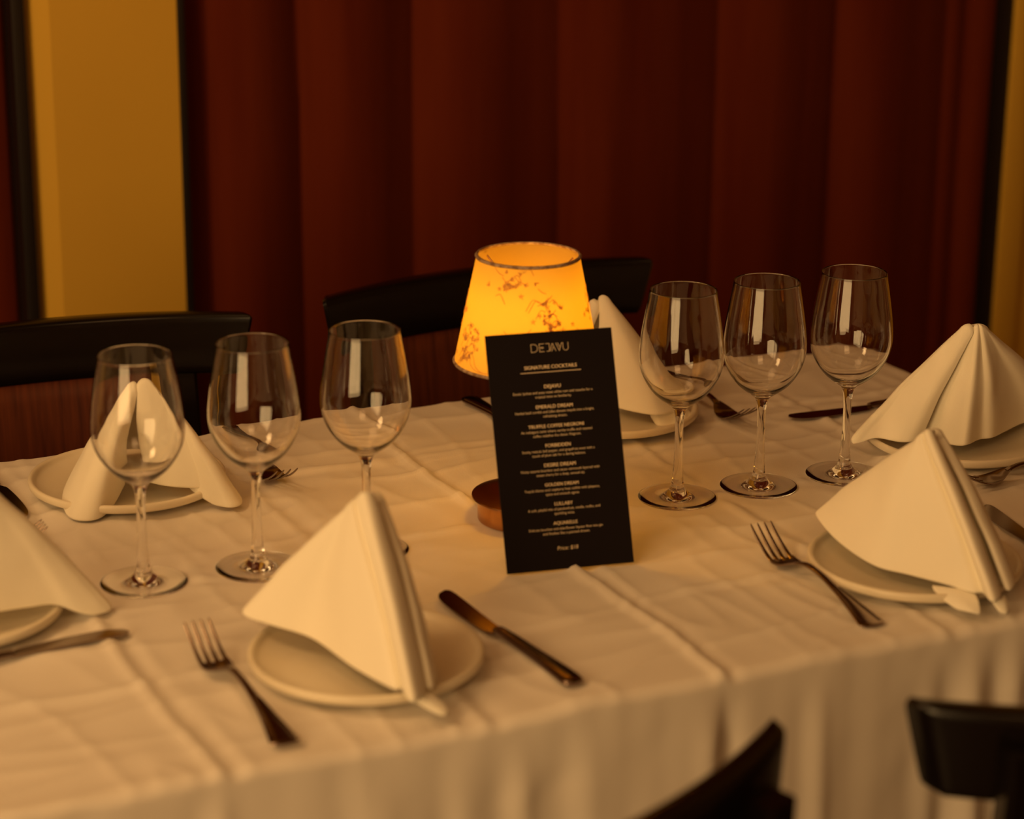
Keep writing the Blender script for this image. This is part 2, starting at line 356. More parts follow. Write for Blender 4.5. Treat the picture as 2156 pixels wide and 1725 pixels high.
for k, ((x, y), lab) in enumerate(GL):
    zz = top_of(x, y, 0.030)
    if k == 0: g0.location = (x, y, zz); tag(g0, lab, 'wine glass', 'empty wine glasses in a row along the table')
    else: dup(g0, (x, y, zz), (0, 0, 0.3*k), lab)

# ------------------------------------------------------------------ plates
def make_plate():
    prof = [(0, 0.004), (0.045, 0.0035), (0.050, 0.0010), (0.056, 0.0010), (0.060, 0.0040), (0.075, 0.0070), (0.088, 0.0092), (0.0940, 0.0118), (0.0954, 0.0150), (0.0950, 0.0180), (0.0930, 0.0193), (0.0903, 0.0182), (0.0860, 0.0134), (0.0740, 0.0098), (0.055, 0.0082), (0.030, 0.0076), (0, 0.0074)]
    bm = bmesh.new(); lathe(bm, curve2(prof, 5)); return obj('plate', bm, M_plate, angle=None)
PL = [((-0.2535, -0.2590), 'cream round plate at the front, between the front fork and knife'), ((0.2706, -0.2680), 'cream round plate under the right front napkin'), ((-0.305, 0.2310), 'cream round plate behind the left trio of glasses'),
      ((0.2271, 0.2365), 'cream plate behind the menu card, mostly hidden by a napkin'), ((0.5150, 0.0080), 'cream plate at the right end of the table, cut by the photo edge'), ((-0.536, -0.0249), 'cream plate at the far left, almost hidden below a napkin')]
p0 = make_plate()
for k, ((x, y), lab) in enumerate(PL):
    zz = top_of(x, y, 0.056) - 0.0002
    if k == 0: p0.location = (x, y, zz); tag(p0, lab, 'plate', 'plates laid for six')
    else: dup(p0, (x, y, zz), (0, 0, 0.7*k), lab)

# ------------------------------------------------------------------ napkins
NAP = {
    'front': [[[-0.2412, -0.3284, 0.02], [-0.2429, -0.352, 0.02], [-0.2502, -0.3679, 0.02], [-0.2637, -0.3774, 0.021], [-0.2608, -0.351, 0.0205], [-0.2679, -0.348, 0.021], [-0.2807, -0.3005, 0.022], [-0.2919, -0.2414, 0.025], [-0.3153, -0.2113, 0.029], [-0.3302, -0.1903, 0.031], [-0.3278, -0.179, 0.033], [-0.3077, -0.1735, 0.03], [-0.2648, -0.2138, 0.022], [-0.2366, -0.2771, 0.021], [-0.2253, -0.318, 0.021], [-0.2297, -0.3429, 0.021], [-0.2405, -0.3604, 0.021], [-0.2414, -0.3513, 0.021], [-0.2358, -0.3233, 0.021]],
        [[-0.2456, -0.2517, 0.1386], [-0.2448, -0.2589, 0.1425], [-0.2482, -0.2625, 0.1474], [-0.2557, -0.2631, 0.1487], [-0.2586, -0.2539, 0.1412], [-0.2622, -0.255, 0.1398], [-0.263, -0.2538, 0.1387], [-0.2638, -0.2517, 0.1369], [-0.2646, -0.2496, 0.1351], [-0.2643, -0.2468, 0.1337], [-0.2615, -0.2437, 0.1331], [-0.256, -0.2423, 0.1346], [-0.2497, -0.2419, 0.1376], [-0.2422, -0.2435, 0.1402], [-0.2373, -0.2466, 0.1413], [-0.235, -0.2518, 0.1395], [-0.2365, -0.2555, 0.1369], [-0.2389, -0.2554, 0.1372], [-0.2403, -0.2527, 0.1365]]],
    'right': [[[0.2933, -0.3386, 0.02], [0.2854, -0.3698, 0.02], [0.2759, -0.3867, 0.02], [0.2636, -0.3927, 0.02], [0.2692, -0.373, 0.0195], [0.2597, -0.3677, 0.02], [0.2501, -0.3433, 0.02], [0.2346, -0.3122, 0.02], [0.2173, -0.2826, 0.021], [0.2147, -0.2292, 0.025], [0.2219, -0.1833, 0.031], [0.2316, -0.1728, 0.032], [0.2692, -0.173, 0.025], [0.318, -0.2174, 0.021], [0.3328, -0.2772, 0.021], [0.3195, -0.3408, 0.021], [0.3033, -0.3699, 0.021], [0.2894, -0.3791, 0.021], [0.3002, -0.3565, 0.021], [0.3195, -0.3097, 0.021]],
        [[0.2734, -0.2771, 0.1283], [0.2724, -0.2824, 0.1318], [0.2679, -0.2855, 0.1368], [0.263, -0.2852, 0.1374], [0.2638, -0.2788, 0.1336], [0.2611, -0.2799, 0.1334], [0.2608, -0.279, 0.1323], [0.2605, -0.2781, 0.1312], [0.2599, -0.2769, 0.1305], [0.2597, -0.2751, 0.1286], [0.2601, -0.2733, 0.1276], [0.2634, -0.2714, 0.1278], [0.2684, -0.2697, 0.1293], [0.2762, -0.2692, 0.1316], [0.2813, -0.271, 0.1332], [0.2851, -0.2743, 0.1324], [0.2844, -0.2784, 0.1298], [0.2807, -0.2796, 0.128], [0.2792, -0.2789, 0.128], [0.2782, -0.2776, 0.1269]]],
    'rear_left': [[[-0.3187, 0.1948, 0.02], [-0.3386, 0.1702, 0.008], [-0.3612, 0.15, 0.003], [-0.3782, 0.1575, 0.003], [-0.3812, 0.1809, 0.006], [-0.3765, 0.2039, 0.012], [-0.361, 0.2303, 0.018], [-0.328, 0.2551, 0.02], [-0.2837, 0.2667, 0.02], [-0.2605, 0.202, 0.02], [-0.262, 0.1611, 0.016], [-0.2467, 0.1438, 0.005], [-0.2353, 0.1304, 0.002], [-0.2253, 0.1316, 0.003], [-0.2206, 0.1406, 0.008], [-0.236, 0.1463, 0.018], [-0.2682, 0.156, 0.021], [-0.2868, 0.1716, 0.021], [-0.2993, 0.1905, 0.021]],
        [[-0.3105, 0.1706, 0.1137], [-0.3116, 0.1708, 0.1194], [-0.3127, 0.1725, 0.1228], [-0.3145, 0.1759, 0.1234], [-0.3162, 0.1795, 0.1213], [-0.3177, 0.1814, 0.1181], [-0.3167, 0.1848, 0.116], [-0.3127, 0.1893, 0.1143], [-0.3042, 0.1898, 0.114], [-0.2976, 0.1833, 0.1178], [-0.2952, 0.1788, 0.1216], [-0.293, 0.1736, 0.1228], [-0.2924, 0.1697, 0.1225], [-0.2939, 0.1676, 0.1246], [-0.2966, 0.1674, 0.1269], [-0.3009, 0.1684, 0.1271], [-0.3053, 0.1696, 0.1246], [-0.3079, 0.1707, 0.1208], [-0.3093, 0.1714, 0.1143]]],
    'rear_right': [[[0.1909, 0.252, 0.02], [0.1689, 0.2416, 0.01], [0.1501, 0.2545, 0.006], [0.1419, 0.2783, 0.008], [0.1522, 0.3059, 0.012], [0.1824, 0.3212, 0.02], [0.2268, 0.3404, 0.02], [0.264, 0.3437, 0.02], [0.2726, 0.2814, 0.02], [0.2595, 0.2138, 0.017], [0.2562, 0.1809, 0.006], [0.2699, 0.1745, 0.004], [0.2898, 0.1762, 0.004], [0.3013, 0.1897, 0.008], [0.2784, 0.1804, 0.018], [0.2523, 0.1745, 0.02], [0.2349, 0.1895, 0.021], [0.2242, 0.2121, 0.021], [0.2159, 0.2375, 0.021]],
        [[0.2231, 0.2555, 0.118], [0.2202, 0.2556, 0.1209], [0.2173, 0.2578, 0.1233], [0.2153, 0.2604, 0.1244], [0.2136, 0.2637, 0.1217], [0.2138, 0.2661, 0.1189], [0.2165, 0.2691, 0.1179], [0.2226, 0.2722, 0.1185], [0.2297, 0.2727, 0.1197], [0.2341, 0.2681, 0.1225], [0.2361, 0.2633, 0.1246], [0.2368, 0.258, 0.1237], [0.2365, 0.2542, 0.1226], [0.2345, 0.2526, 0.1253], [0.2317, 0.2529, 0.1287], [0.2282, 0.2539, 0.1303], [0.2254, 0.2549, 0.1293], [0.2241, 0.2558, 0.1267], [0.2244, 0.2559, 0.1177]]],
    'end_right': [[[0.4564, -0.0085, 0.022], [0.4427, -0.0091, 0.021], [0.4334, -0.0017, 0.02], [0.4203, 0.0174, 0.02], [0.4104, 0.028, 0.014], [0.4023, 0.0331, 0.012], [0.4071, 0.0366, 0.018], [0.4544, 0.0465, 0.02], [0.5423, 0.0784, 0.02], [0.627, 0.0927, 0.02], [0.6596, 0.0526, 0.022], [0.6651, 0.0204, 0.02], [0.6536, 0.0069, 0.017], [0.6205, -0.0027, 0.02], [0.5911, -0.0019, 0.02], [0.556, -0.0158, 0.019], [0.5282, -0.0314, 0.0208], [0.5139, -0.0285, 0.0198], [0.4906, -0.0409, 0.0212], [0.4831, -0.0354, 0.0195], [0.4711, -0.0185, 0.02], [0.4622, 0.0192, 0.021]],
        [[0.4958, -0.0299, 0.1337], [0.4938, -0.029, 0.1367], [0.492, -0.0273, 0.139], [0.4906, -0.0251, 0.14], [0.4896, -0.0225, 0.1395], [0.4891, -0.0196, 0.1373], [0.4918, -0.0166, 0.1362], [0.4983, -0.0142, 0.1353], [0.5054, -0.014, 0.1355], [0.5115, -0.0167, 0.1364], [0.5154, -0.021, 0.1361], [0.5163, -0.0263, 0.1354], [0.5145, -0.0303, 0.1347], [0.5116, -0.0318, 0.1364], [0.5092, -0.0325, 0.1378], [0.5063, -0.0331, 0.1388], [0.5041, -0.0328, 0.14], [0.5036, -0.0304, 0.1394], [0.5007, -0.0312, 0.14], [0.4999, -0.03, 0.1388], [0.4989, -0.0293, 0.1362], [0.4989, -0.0281, 0.1329]]],
    'end_left': [[[-0.546, 0.0085, 0.02], [-0.5669, -0.044, 0.026], [-0.572, -0.0744, 0.03], [-0.5536, -0.0818, 0.028], [-0.5306, -0.0826, 0.026], [-0.5063, -0.0794, 0.024], [-0.4815, -0.0753, 0.022], [-0.459, -0.0734, 0.02], [-0.4396, -0.075, 0.01], [-0.423, -0.0735, 0.004], [-0.4122, -0.0704, 0.004], [-0.4093, -0.0651, 0.008], [-0.4168, -0.0456, 0.012], [-0.4426, -0.0202, 0.02], [-0.4817, 0.0215, 0.02], [-0.5178, 0.0256, 0.02]],
        [[-0.5228, -0.0606, 0.1335], [-0.5265, -0.0633, 0.134], [-0.5278, -0.0663, 0.1369], [-0.5266, -0.0685, 0.139], [-0.5252, -0.0696, 0.1408], [-0.5237, -0.0701, 0.1416], [-0.5222, -0.0705, 0.1423], [-0.5205, -0.07, 0.1427], [-0.5187, -0.0687, 0.1425], [-0.5169, -0.0676, 0.1414], [-0.5151, -0.0657, 0.1393], [-0.5145, -0.063, 0.138], [-0.5157, -0.058, 0.1373], [-0.518, -0.0546, 0.137], [-0.5203, -0.054, 0.1359], [-0.5224, -0.0558, 0.1343]]]}
def napkin(key, label, bulge=0.004, extras=(), seed=0, th=0.0030):
    bot, top = NAP[key]; B = catmull(bot, 7); T = catmull(top, 7)
    for v in B: v.z = max(v.z, 0.0045)
    cen = sum(T, Vector())/len(T); cb = sum(B, Vector())/len(B)
    bm = bmesh.new(); rows = []; NR = 34
    for k in range(NR+1):
        t = k/NR; row = []
        for i in range(len(B)):
            p = B[i].lerp(T[i], t); axis = cb.lerp(cen, t); out_ = Vector((p.x-axis.x, p.y-axis.y, 0))
            if out_.length > 1e-5: out_.normalize()
            w = 4*t*(1-t)
            p = p + out_*bulge*w + out_*(0.0018*w*noise.noise(Vector((p.x*38+seed, p.y*38, p.z*24))))
            row.append(p)
        rows.append(row)
    for s, dz in ((0.93, 0.0016), (0.8, 0.0028), (0.55, 0.0036), (0.25, 0.0040)):
        rows.append([Vector((cen.x+(q.x-cen.x)*(0.35+0.65*s), cen.y+(q.y-cen.y)*s, 0)) + Vector((0, 0, cen.z*(1-s)*0.6 + q.z*(1-(1-s)*0.6) + dz)) for q in T])
    vr = [[bm.verts.new((p.x, p.y, p.z)) for p in row] for row in rows]
    grid_faces(bm, vr)
    for ex in extras:                            # small loose corners of the folded hem
        P = [[Vector(q) for q in e] for e in ex]; rr = [[bm.verts.new(v) for v in catmull(e, 4)] for e in P]; grid_faces(bm, rr)
    o = obj('napkin', bm, M_napkin, angle=None); o.location = (0, 0, TZ + 0.0015)
    so = o.modifiers.new('layers', 'SOLIDIFY'); so.thickness = th; so.offset = 0
    ss = o.modifiers.new('soft', 'SUBSURF'); ss.levels = 1; ss.render_levels = 1
    tag(o, label, 'napkin', 'folded napkins standing on the plates'); return o
napkin('front', 'white napkin folded into a tent on the front plate, nearest the viewer', seed=1,
       extras=([[(-0.262, -0.350, 0.019), (-0.254, -0.363, 0.020), (-0.243, -0.360, 0.019)], [(-0.256, -0.362, 0.014), (-0.245, -0.372, 0.013), (-0.236, -0.366, 0.014)], [(-0.243, -0.378, 0.007), (-0.237, -0.381, 0.006), (-0.232, -0.378, 0.007)]],))
napkin('right', 'white napkin folded into a tent, right of the fork on the right front plate', seed=2,
       extras=([[(0.240, -0.335, 0.019), (0.250, -0.350, 0.0205), (0.266, -0.362, 0.020)], [(0.236, -0.350, 0.015), (0.248, -0.368, 0.016), (0.262, -0.378, 0.015)], [(0.243, -0.372, 0.008), (0.249, -0.384, 0.009), (0.256, -0.388, 0.007)]],
               [[(0.270, -0.377, 0.019), (0.278, -0.384, 0.019), (0.286, -0.378, 0.019)], [(0.272, -0.392, 0.008), (0.277, -0.396, 0.007), (0.283, -0.392, 0.009)]]))
napkin('rear_left', 'white folded napkin with a split peak, seen through the leftmost wine glass', seed=3)
napkin('rear_right', 'white folded napkin behind the menu card, peak beside the lampshade', seed=4)
napkin('end_right', 'broad white folded napkin at the right edge of the photo, peak overlapping the ochre wall', seed=5)
napkin('end_left', 'white folded napkin cut off by the left edge of the photo', seed=6)

# ------------------------------------------------------------------ cutlery
def strip(bm, st, n=14):                         # swept lens section; st = (y, half width, z centre, half thickness)
    rows = []
    P = catmull([(a, b, c) for a, b, c, d in st], 5); Dd = catmull([(d, 0, 0) for a, b, c, d in st], 5)
    for p, d in zip(P, Dd):
        y, w, z, h = p.x, max(p.y, 0.0003), p.z, max(d.x, 0.0002)
        rows.append([bm.verts.new((w*math.copysign(abs(math.cos(2*math.pi*k/n))**0.8, math.cos(2*math.pi*k/n)), y, z + h*math.copysign(abs(math.sin(2*math.pi*k/n))**0.8, math.sin(2*math.pi*k/n)))) for k in range(n)])
    for A, B in zip(rows[:-1], rows[1:]):
        for k in range(n): bm.faces.new((A[k], A[(k+1) % n], B[(k+1) % n], B[k]))
    bm.faces.new(rows[0]); bm.faces.new(rows[-1][::-1])
HANDLE = [(-0.1005, 0.0010, 0.0022, 0.0008), (-0.0998, 0.0088, 0.0022, 0.0012), (-0.0955, 0.0122, 0.0025, 0.0016), (-0.086, 0.0108, 0.0036, 0.0018), (-0.062, 0.0070, 0.0072, 0.0019), (-0.035, 0.0043, 0.0115, 0.0019), (-0.010, 0.0032, 0.0150, 0.0019), (0.010, 0.0031, 0.0156, 0.0019), (0.022, 0.0034, 0.0136, 0.0018), (0.030, 0.0042, 0.0108, 0.0016)]
def make_fork():                                 # tines towards +Y, tips at y = 0.100, handle end at y = -0.100
    r = empty('fork', (0, 0, 0))
    bm = bmesh.new(); strip(bm, HANDLE)
    for s in (-1, 1):                            # raised border threads of the handle
        tube(bm, [(s*0.0086, -0.0945, 0.0042), (s*0.0080, -0.086, 0.0054), (s*0.0052, -0.062, 0.0091), (s*0.0028, -0.037, 0.0132)], [0.0007, 0.0009, 0.0008, 0.0004], 6)
    obj('handle', bm, M_steel, r, angle=60)
    bm = bmesh.new(); N = 13                     # the shallow dished head
    sh = catmull([(0.028, 0.0042, 0.0115), (0.034, 0.0075, 0.0084), (0.040, 0.0104, 0.0052), (0.047, 0.0121, 0.0030), (0.054, 0.0125, 0.0024), (0.060, 0.0123, 0.0034)], 5)
    for side in (1, -1):
        rows = []
        for p in sh:
            rows.append([bm.verts.new((p.y*t, p.x, p.z + 0.0022*abs(t)**2*min(1, p.y/0.012) + side*0.0008)) for t in [-1+2*k/(N-1) for k in range(N)]])
        grid_faces(bm, rows)
        if side == 1: up_rows = rows
        else: dn_rows = rows
    for A, B in zip(range(len(sh)-1), range(1, len(sh))):
        for e in (0, -1): bm.faces.new((up_rows[A][e], up_rows[B][e], dn_rows[B][e], dn_rows[A][e]))
    for i in range(N-1): bm.faces.new((up_rows[0][i], up_rows[0][i+1], dn_rows[0][i+1], dn_rows[0][i])); bm.faces.new((up_rows[-1][i], up_rows[-1][i+1], dn_rows[-1][i+1], dn_rows[-1][i]))
    for k in range(4):
        x = -0.0104 + 0.00693*k; dz = 0.0019*(abs(x)/0.0125)**2
        strip_b = [(0.056, 0.0023, 0.0028+dz, 0.0010), (0.064, 0.0019, 0.0050+dz, 0.0010), (0.076, 0.0016, 0.0105+dz*0.8, 0.0009), (0.088, 0.0014, 0.0178+dz*0.4, 0.0008), (0.0965, 0.0010, 0.0240, 0.0006), (0.0990, 0.0003, 0.0260, 0.0003)]
        b2 = bmesh.new(); strip(b2, strip_b, 8); b2.transform(Matrix.Translation((x, 0, 0)))
        me = bpy.data.meshes.new('tmp'); b2.to_mesh(me); b2.free(); bm.from_mesh(me); bpy.data.meshes.remove(me)
    obj('tines', bm, M_steel, r, angle=60)
    return r
def make_knife():                                # blade towards +Y, 0.222 long
    r = empty('knife', (0, 0, 0))
    bm = bmesh.new(); strip(bm, [(-0.112, 0.0010, 0.0034, 0.0012), (-0.1110, 0.0066, 0.0034, 0.0024), (-0.106, 0.0098, 0.0036, 0.0032), (-0.090, 0.0090, 0.0038, 0.0034), (-0.050, 0.0066, 0.0040, 0.0034), (-0.005, 0.0055, 0.0042, 0.0034), (0.006, 0.0052, 0.0042, 0.0030), (0.013, 0.0050, 0.0040, 0.0022)])
    for s in (-1, 1):
        tube(bm, [(s*0.0074, -0.104, 0.0062), (s*0.0066, -0.088, 0.0066), (s*0.0044, -0.050, 0.0070), (s*0.0034, -0.008, 0.0071)], [0.0006, 0.0008, 0.0007, 0.0004], 6)
    obj('handle', bm, M_steel, r, angle=60)
    bm = bmesh.new(); st = [(0.010, -0.0045, 0.0045), (0.016, -0.0075, 0.0046), (0.022, -0.0098, 0.0048), (0.050, -0.0112, 0.0060), (0.080, -0.0108, 0.0078), (0.098, -0.0085, 0.0086), (0.108, -0.0035, 0.0080), (0.1115, 0.0015, 0.0050)]
    P = catmull([(a, b, c) for a, b, c in st], 6); rows = []
    for p in P:
        y, e, s_ = p.x, p.y, p.z; m_ = (e+s_)/2
        rows.append([bm.verts.new(q) for q in ((e, y, 0.0022), (m_, y, 0.0028), (s_, y, 0.0031), (s_, y, 0.0012), (m_, y, 0.0014), (e, y, 0.0018))])
    for A, B in zip(rows[:-1], rows[1:]):
        for k in range(6): bm.faces.new((A[k], A[(k+1) % 6], B[(k+1) % 6], B[k]))
    bm.faces.new(rows[0]); bm.faces.new(rows[-1][::-1])
    obj('blade', bm, M_steel, r, angle=50)
    return r
def lay(proto, first, tip, end, label, group, z=0.0008, half=0.100):   # tip/end in table coordinates
    a, b = Vector(tip), Vector(end); d = (a-b).normalized(); mid = a - d*half
    rz = math.atan2(-d.x, d.y)
    loc = (mid.x, mid.y, TZ + max(cloth_h(mid.x+d.x*s, mid.y+d.y*s) for s in (-.1, -.06, 0, .05)) + z)
    if first:
        proto.location = loc; proto.rotation_euler = (0, 0, rz); tag(proto, label, proto.name.split('.')[0], group)
    else: dup(proto, loc, (0, 0, rz), label)
fk = make_fork(); kn = make_knife(); FG = 'forks laid left of each plate'; KG = 'knives laid right of each plate'
lay(fk, True, (-0.3682, -0.1740), (-0.3637, -0.3718), 'fork in the lower left foreground, left of the front plate', FG)
lay(fk, False, (0.1742, -0.1610), (0.1669, -0.3544), 'fork between the menu card and the right front napkin', FG)
lay(fk, False, (-0.1711, 0.1440), (-0.1690, 0.3450), 'fork behind the middle glass of the left trio, its tines showing by the stem', FG)
lay(fk, False, (0.3455, 0.1370), (0.3400, 0.3370), 'fork on the rear right of the table, tines showing between the first two right glasses', FG)
lay(fk, False, (0.4210, -0.1063), (0.6210, -0.1063), 'fork below the right end plate, cut off by the right edge', FG)
lay(fk, False, (-0.4188, 0.1043), (-0.6188, 0.1043), 'fork whose tines peep out behind the napkin at the left edge', FG)
lay(kn, True, (-0.1378, -0.1455), (-0.1187, -0.3668), 'knife right of the front plate, below the menu card', KG, half=0.111)
lay(kn, False, (-0.4107, -0.1163), (-0.62, -0.1420), 'knife at the left edge, pointing right towards the front fork', KG, half=0.111)
lay(kn, False, (-0.4219, 0.1771), (-0.4275, 0.3980), 'knife running off the left edge beside the rear left plate', KG, half=0.111)
lay(kn, False, (0.1250, 0.1300), (0.1134, 0.3490), 'knife with its handle end peeping out left of the menu card', KG, half=0.111)
lay(kn, False, (0.4258, -0.1577), (0.4000, -0.3700), 'knife at the right edge, right of the right front plate', KG, half=0.111)
lay(kn, False, (0.4028, 0.1524), (0.6200, 0.1460), 'knife behind the rightmost glass, pointing left from the broad napkin', KG, half=0.111)

# ------------------------------------------------------------------ table lamp
LX, LY = 0.0164, 0.0050; lz = top_of(LX, LY, 0.045)
lamp = empty('table_lamp', (LX, LY, lz)); tag(lamp, 'small lit table lamp with a floral cream shade and round copper base', 'lamp')
bm = bmesh.new(); lathe(bm, curve2([(0, 0.0005), (0.038, 0.0005), (0.0445, 0.0012), (0.0455, 0.0035), (0.0455, 0.018), (0.0455, 0.0215), (0.030, 0.0222), (0, 0.0222)], 3)); base_o = obj('base', bm, M_copper, lamp, angle=35)
bm = bmesh.new(); lathe(bm, [(0, 0.0222), (0.047, 0.0222), (0.0505, 0.0226), (0.0514, 0.0236), (0.0510, 0.0246), (0.046, 0.0262), (0.034, 0.0285), (0.020, 0.0300), (0.008, 0.0312), (0, 0.0315)]); obj('base_plate', bm, M_copper, lamp, angle=35)
bm = bmesh.new(); lathe(bm, [(0.0042, 0.030), (0.0042, 0.206), (0.0070, 0.207), (0.0070, 0.212), (0, 0.213)], 24); obj('pole', bm, M_copper, lamp, angle=35)
bm = bmesh.new()
for a in (0, 2.094, 4.189): tube(bm, [(0.004*math.cos(a), 0.004*math.sin(a), 0.212), (0.0462*math.cos(a), 0.0462*math.sin(a), 0.250)], 0.0008, 6)
obj('shade_carrier', bm, M_copper, lamp)
bm = bmesh.new(); a0 = math.radians(236); tube(bm, [(0.0457*math.cos(a0+d), 0.0457*math.sin(a0+d), 0.0118) for d in (-0.065, 0, 0.065)], 0.0017, 8); tube(bm, [(0.0456*math.cos(a0+d), 0.0456*math.sin(a0+d), 0.0165) for d in (-0.008, 0.008)], 0.0007, 6)
obj('charging_port', bm, M_dark, lamp)
SZ0, SZ1, SR0, SR1 = 0.1566, 0.2572, 0.0678, 0.0474
def cone_r(z): return SR0 + (SR1-SR0)*(z-SZ0)/(SZ1-SZ0)
bm = bmesh.new(); prof = [(cone_r(SZ0+(SZ1-SZ0)*k/20), SZ0+(SZ1-SZ0)*k/20) for k in range(21)]; lathe(bm, prof, 160)
shade = obj('shade', bm, M_shade, lamp, angle=None)
for z0, z1 in ((SZ0-0.0012, SZ0+0.0016), (SZ1-0.0016, SZ1+0.0012)):
    bm = bmesh.new(); r0, r1 = cone_r(z0), cone_r(z1)
    lathe(bm, [(r0-0.0010, z0), (r0+0.0007, z0), (r0+0.0014, (z0+z1)/2), (r1+0.0007, z1), (r1-0.0010, z1), (r0-0.0016, (z0+z1)/2), (r0-0.0010, z0)], 120); obj('rim_ribbon', bm, M_band, shade, angle=None)
def on_cone(a, z, off=0.00035):
    r = cone_r(z)+off; return Vector((r*math.cos(a), r*math.sin(a), z))
CA = math.atan2(-1.90064-LY, -0.91172-LX)       # azimuth facing the seat the photo was taken from; positions below are angles on the shade
def leaf(bm, a, z, ang, L, Wd):
    n_ = 7; rows = []; r = cone_r(z)
    for k in range(n_):
        t = k/(n_-1); w = Wd*math.sin(math.pi*min(t*1.0, 1))**0.8*(0.6+0.4*t)+0.00005; cu = 0.25*L*math.sin(t*2)*0.4
        c = (L*t*math.cos(ang)-cu*math.sin(ang), L*t*math.sin(ang)+cu*math.cos(ang)); row = []
        for s in (-1, 0, 1):
            dx, dz = c[0]-s*w*math.sin(ang), c[1]+s*w*math.cos(ang); row.append(bm.verts.new(on_cone(a+dx/r, min(max(z+dz, SZ0+0.002), SZ1-0.002), 0.0004+0.00025*(1-abs(s)))))
        rows.append(row)
    grid_faces(bm, rows)
def stem(bm, a, z, pts, w=0.00035):
    r = cone_r(z); P = catmull([(x, y, 0) for x, y in pts], 6); rows = []
    for i, p in enumerate(P):
        t = (P[min(i+1, len(P)-1)]-P[max(i-1, 0)]).normalized()
        rows.append([bm.verts.new(on_cone(a+(p.x-s*w*t.y)/r, min(max(z+p.y+s*w*t.x, SZ0+0.002), SZ1-0.002), 0.0004)) for s in (-1, 1)])
    grid_faces(bm, rows)
def flower_cluster(bm, a, z, n, spread, seed):
    rd = random.Random(seed)
    for k in range(n):
        da, dz = rd.gauss(0, spread*1.15), rd.gauss(0, spread*0.95); aa = a + da/cone_r(z); zz = z+dz; base_ang = rd.uniform(0, 6.28)
        kind = rd.random()
        if kind < 0.55:
            for j in range(5): leaf(bm, aa, zz, base_ang+j*1.257, 0.0026*rd.uniform(0.8, 1.2), 0.00048)
        else:
            for j in range(3): leaf(bm, aa, zz, base_ang+(j-1)*0.55, 0.0042*rd.uniform(0.7, 1.2), 0.00055)
    for k in range(7):
        s = rd.choice((-1, 1)); L = rd.uniform(0.008, 0.016); x0, z0 = rd.gauss(0, spread), rd.gauss(0, spread)
        stem(bm, a, z, [(x0, z0), (x0+s*L*0.4, z0+L*0.15), (x0+s*L*0.8, z0+L*(0.5 if rd.random() < 0.5 else -0.5))])
for i, (da, z, n_, sp) in enumerate(((0.42, 0.205, 26, 0.0085), (0.62, 0.172, 14, 0.007), (-0.28, 0.242, 18, 0.0075), (-1.02, 0.186, 22, 0.0075), (-1.05, 0.170, 16, 0.0065), (-0.18, 0.192, 5, 0.004), (0.30, 0.222, 7, 0.005), (1.5, 0.215, 18, 0.008), (2.3, 0.19, 24, 0.009), (3.1, 0.225, 20, 0.008), (3.9, 0.18, 24, 0.009), (4.6, 0.21, 18, 0.008), (1.9, 0.175, 12, 0.007))):
    bm = bmesh.new(); flower_cluster(bm, CA+da, z, n_, sp, 40+i)
    obj('woven_flower', bm, M_leaf, shade, angle=None)
bm = bmesh.new()
for x0 in (0, 0.006): stem(bm, CA-0.85, 0.172, [(x0-0.012, 0.004), (x0-0.006, -0.001), (x0-0.002, -0.008), (x0+0.006, -0.012), (x0+0.014, -0.012)])
obj('woven_stem', bm, M_leaf, shade, angle=None)
bm = bmesh.new(); bmesh.ops.create_uvsphere(bm, u_segments=24, v_segments=12, radius=0.010); bm.transform(Matrix.Translation((0, 0, 0.2225)))
bulb = obj('bulb', bm, shade_mat('frosted_bulb', (0.9, 0.9, 0.85), (0.95, 0.9, 0.8), 0.6), lamp)
bulb_o.location = (LX, LY, lz + 0.195)
bpy.data.objects.remove(bulb)

